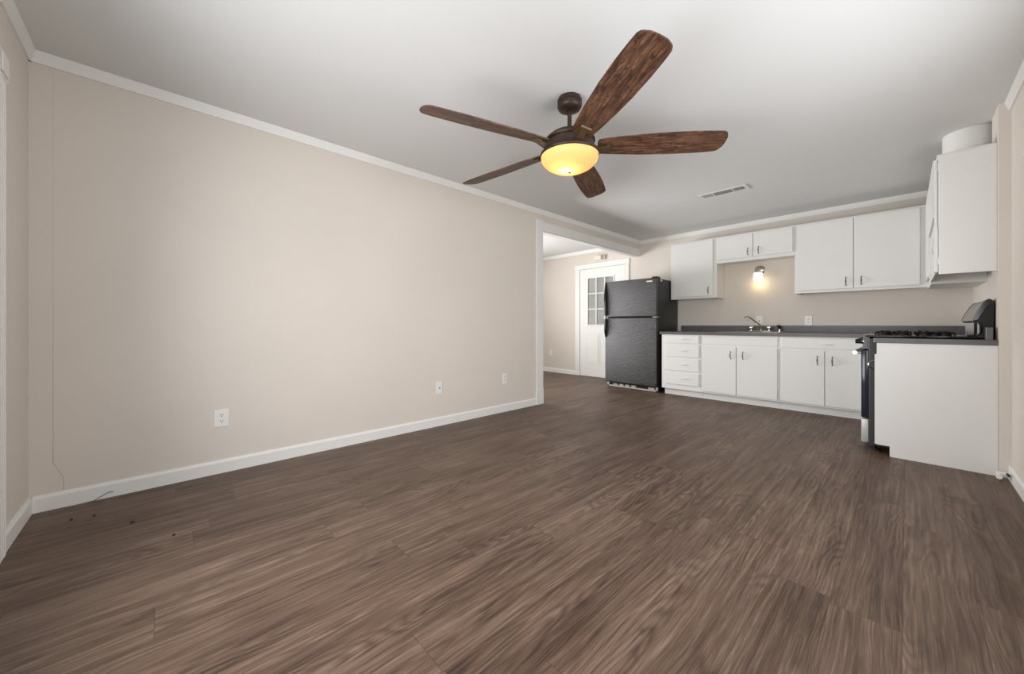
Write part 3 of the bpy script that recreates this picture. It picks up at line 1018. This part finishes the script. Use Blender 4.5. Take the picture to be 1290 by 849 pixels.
# door chime above the door
t = thing('door_chime', 'small beige door chime box on the wall above the door', 'door chime', (-3.99, YB, 2.30))
b = NB(); box(b, -4.10, -3.955, YB - 0.045, YB - 0.001, 2.232, 2.322, 0.004); obj('cover', b, M['beige_plastic'], t)
b = NB(); box(b, -3.915, -3.865, YB - 0.03, YB - 0.001, 2.232, 2.322, 0.003); obj('side_bracket', b, M['grille'], t)

# ------------------------------------------------------------------ wall lamp above sink
LX, LZ = -1.405, 1.765
t = thing('wall_lamp', 'lit wall lamp with chrome mount and frosted shade above the sink', 'lamp', (LX, YB, LZ))
b = NB(); lathe(b, [(0.062, YB - 0.001), (0.062, YB - 0.010), (0.050, YB - 0.020), (0.030, YB - 0.026), (0.0005, YB - 0.028)], LX, 0, 32, False, 'y', LZ)
obj('mount_plate', b, M['chrome'], t, True)
b = NB(); tube(b, [(LX, YB - 0.02, LZ), (LX, YB - 0.07, LZ + 0.012), (LX, YB - 0.095, LZ - 0.005), (LX, YB - 0.098, LZ - 0.03)], 0.011, 12); obj('arm', b, M['chrome'], t, True)
b = NB(); lathe(b, [(0.012, LZ - 0.012), (0.038, LZ - 0.020), (0.040, LZ - 0.048)], LX, YB - 0.098, 28, True); obj('shade_holder', b, M['chrome'], t, True)
b = NB(); lathe(b, [(0.044, LZ - 0.045), (0.053, LZ - 0.060), (0.056, LZ - 0.135), (0.052, LZ - 0.150), (0.048, LZ - 0.150), (0.050, LZ - 0.135), (0.047, LZ - 0.062)], LX, YB - 0.098, 32); obj('lamp_shade', b, M['lampglass'], t, True)
l = bpy.data.lights.new('lamp_bulb', 'POINT'); l.energy = 0.65; l.color = (1.0, 0.74, 0.40); l.shadow_soft_size = 0.03
o = bpy.data.objects.new('lamp_bulb', l); o.location = (LX, YB - 0.098, LZ - 0.185); COL.objects.link(o)

# ------------------------------------------------------------------ ceiling vent
t = thing('ceiling_vent', 'rectangular white ceiling air vent with three louver bays', 'vent', (-1.39, 4.49, H))
VX0, VX1, VY0, VY1 = -1.62, -1.145, 4.405, 4.585
b = NB()
zt, zb = H - 0.0005, H - 0.008
box(b, VX0, VX1, VY0, VY0 + 0.032, zb, zt, 0.002); box(b, VX0, VX1, VY1 - 0.032, VY1, zb, zt, 0.002)
for x0, x1 in ((VX0, VX0 + 0.03), (VX0 + 0.135, VX0 + 0.147), (VX1 - 0.147, VX1 - 0.135), (VX1 - 0.03, VX1)):
    box(b, x0, x1, VY0 + 0.03, VY1 - 0.03, zb, zt)
obj('frame', b, M['white_metal'], t)
b = NB(); box(b, VX0 + 0.02, VX1 - 0.02, VY0 + 0.02, VY1 - 0.02, H - 0.0015, H - 0.0006); obj('backing', b, M['dark'], t)
b = NB()
for k in range(7):
    y = VY0 + 0.036 + k * 0.0155
    prism(b, [(y + 0.009, H - 0.0075), (y + 0.0105, H - 0.0075), (y + 0.0015, H - 0.002), (y, H - 0.002)], 'x', VX0 + 0.147, VX1 - 0.147)
obj('louvers', b, M['louver'], t)
for x0, x1, s in ((VX0 + 0.03, VX0 + 0.135, -1), (VX1 - 0.135, VX1 - 0.03, 1)):
    b = NB()
    for k in range(7):
        x = x0 + 0.008 + k * 0.0145
        if s > 0: p = [(x + 0.009, H - 0.007), (x + 0.0105, H - 0.007), (x + 0.0015, H - 0.002), (x, H - 0.002)]
        else: p = [(x, H - 0.007), (x + 0.0015, H - 0.007), (x + 0.0045, H - 0.002), (x + 0.003, H - 0.002)]
        prism(b, p, 'y', VY0 + 0.032, VY1 - 0.032)
    obj('end_louvers', b, M['white_metal'], t)

# ------------------------------------------------------------------ ceiling fan
CX, CY = -1.490, 1.917
t = thing('ceiling_fan', 'bronze five-blade ceiling fan with weathered wood blades and lit amber bowl', 'ceiling fan', (CX, CY, H))
b = NB(); lathe(b, [(0.060, H - 0.001), (0.072, H - 0.004), (0.078, H - 0.016), (0.078, H - 0.028), (0.073, H - 0.032), (0.073, H - 0.036), (0.078, H - 0.040), (0.078, H - 0.056), (0.070, H - 0.072), (0.050, H - 0.082), (0.020, H - 0.085), (0.016, H - 0.085)], CX, CY, 40)
obj('canopy', b, M['bronze'], t, True)
b = NB(); lathe(b, [(0.0135, H - 0.084), (0.0135, H - 0.205)], CX, CY, 20); obj('downrod', b, M['bronze'], t, True)
b = NB(); lathe(b, [(0.0135, 2.262), (0.030, 2.258), (0.034, 2.235), (0.036, 2.225)], CX, CY, 28); obj('yoke_cover', b, M['bronze'], t, True)
b = NB(); lathe(b, [(0.034, 2.240), (0.085, 2.232), (0.130, 2.214), (0.155, 2.192), (0.162, 2.180), (0.160, 2.172), (0.150, 2.168), (0.148, 2.130), (0.152, 2.124), (0.158, 2.112), (0.172, 2.108), (0.186, 2.101), (0.190, 2.093), (0.188, 2.084), (0.182, 2.080), (0.06, 2.080)], CX, CY, 56)
obj('motor_housing', b, M['bronze'], t, True)
b = NB()
prof = []
for i in range(15):
    a = i / 14 * PI / 2
    prof.append((0.183 * math.cos(a) + 0.0005, 2.082 - 0.098 * math.sin(a) ** 1.0))
lathe(b, prof, CX, CY, 56)
obj('light_bowl', b, M['bowl'], t, True)
b = NB(); lathe(b, [(0.004, 1.986), (0.010, 1.983), (0.007, 1.977), (0.0005, 1.974)], CX, CY, 16); obj('finial', b, M['bronze'], t, True)
l = bpy.data.lights.new('fan_bulb', 'POINT'); l.energy = 2.0; l.color = (1.0, 0.66, 0.38); l.shadow_soft_size = 0.03
o = bpy.data.objects.new('fan_bulb', l); o.location = (CX - 0.01, CY - 0.02, 2.015); COL.objects.link(o)

A0 = -102.6
PITCH = math.radians(-15)
R0, R1 = 0.175, 0.955
BZ = 2.142


def blade_outline():
    L = R1 - R0
    up = [(0.0, 0.044), (0.008, 0.056), (0.03, 0.064), (0.15, 0.074), (0.35, 0.086), (0.55, 0.093), (0.75, 0.0925), (0.90, 0.087), (0.955, 0.083), (0.975, 0.076), (0.985, 0.066)]
    lo = [(1.0, 0.040), (1.004, 0.0), (1.0, -0.040)] + [(q[0], -q[1]) for q in up[::-1]]
    return [(R0 + a * L, w) for a, w in up + lo]


def make_blade(i):
    ang = math.radians(A0 + 72 * i + (-3.4, 0, 0, 0, 0.8)[i])
    b = NB()
    pts = blade_outline()
    A = [b.verts.new((x, y, -0.0035)) for x, y in pts]
    B = [b.verts.new((x, y, 0.0035)) for x, y in pts]
    b.faces.new(A[::-1]); b.faces.new(B)
    for k in range(len(pts)):
        j = (k + 1) % len(pts)
        b.faces.new((A[k], A[j], B[j], B[k]))
    bmesh.ops.recalc_face_normals(b, faces=b.faces[:])
    me = bpy.data.meshes.new('blade'); b.to_mesh(me); b.free(); me.materials.append(M['blade'])
    o = bpy.data.objects.new('blade', me); COL.objects.link(o); o.parent = t
    o.location = (0, 0, BZ - H)
    o.rotation_euler = (PITCH, 0, ang)
    # bracket: wedge arm from the housing rim to under the blade root
    b = NB()
    prism(b, [(0.150, -0.040), (0.165, -0.044), (0.262, -0.012), (0.266, -0.004), (0.245, -0.004), (0.175, -0.014), (0.150, -0.018)], 'y', -0.019, 0.019, 0.002)
    prism(b, [(0.225, -0.0155), (0.264, -0.013), (0.268, -0.004), (0.225, -0.004)], 'y', -0.034, 0.034, 0.002)
    bmesh.ops.recalc_face_normals(b, faces=b.faces[:])
    me = bpy.data.meshes.new('blade_bracket'); b.to_mesh(me); b.free(); me.materials.append(M['bronze_light'])
    c = bpy.data.objects.new('blade_bracket', me); COL.objects.link(c); c.parent = o
    return o


for i in range(5):
    make_blade(i)

# ------------------------------------------------------------------ small things
b = NB(); tube(b, [(XL + 0.03, -0.30, 0.003), (XL + 0.025, -0.27, 0.004), (XL + 0.016, -0.24, 0.02), (XL + 0.017, -0.215, 0.032), (XL + 0.020, -0.208, 0.033), (XL + 0.017, -0.196, 0.030)], 0.0016, 6)
tag(obj('loose_wire', b, M['dark'], None, True), 'short dark wire curling up against the left baseboard', 'wire')
t = thing('pipe_stub', 'small white gas pipe stub with valve at the foot of the right wall', 'pipe', (0.43, 3.99, 0.04))
b = NB(); tube(b, [(0.452, 3.965, 0.035), (0.40, 3.965, 0.035)], 0.016, 12); tube(b, [(0.415, 3.965, 0.035), (0.405, 3.90, 0.03)], 0.014, 12)
obj('pipe', b, M['plate'], t, True)
b = NB(); tube(b, [(0.44, 3.93, 0.05), (0.44, 3.88, 0.052)], 0.007, 8); obj('valve_lever', b, M['dark'], t, True)
rnd = random.Random(4)
for (x, y) in ((-2.93, -0.25), (-2.95, -0.33), (-2.70, -0.10), (-2.40, 0.05)):
    b = NB()
    n = 7
    pts = [(x + 0.010 * (0.6 + 0.5 * rnd.random()) * math.cos(2 * PI * k / n), y + 0.008 * (0.6 + 0.5 * rnd.random()) * math.sin(2 * PI * k / n)) for k in range(n)]
    prism(b, pts, 'z', 0.0002, 0.004)
    tag(obj('debris_crumb', b, M['dark']), 'tiny dark crumb of debris on the floor near the left corner', 'debris', 'crumbs of debris on the floor')
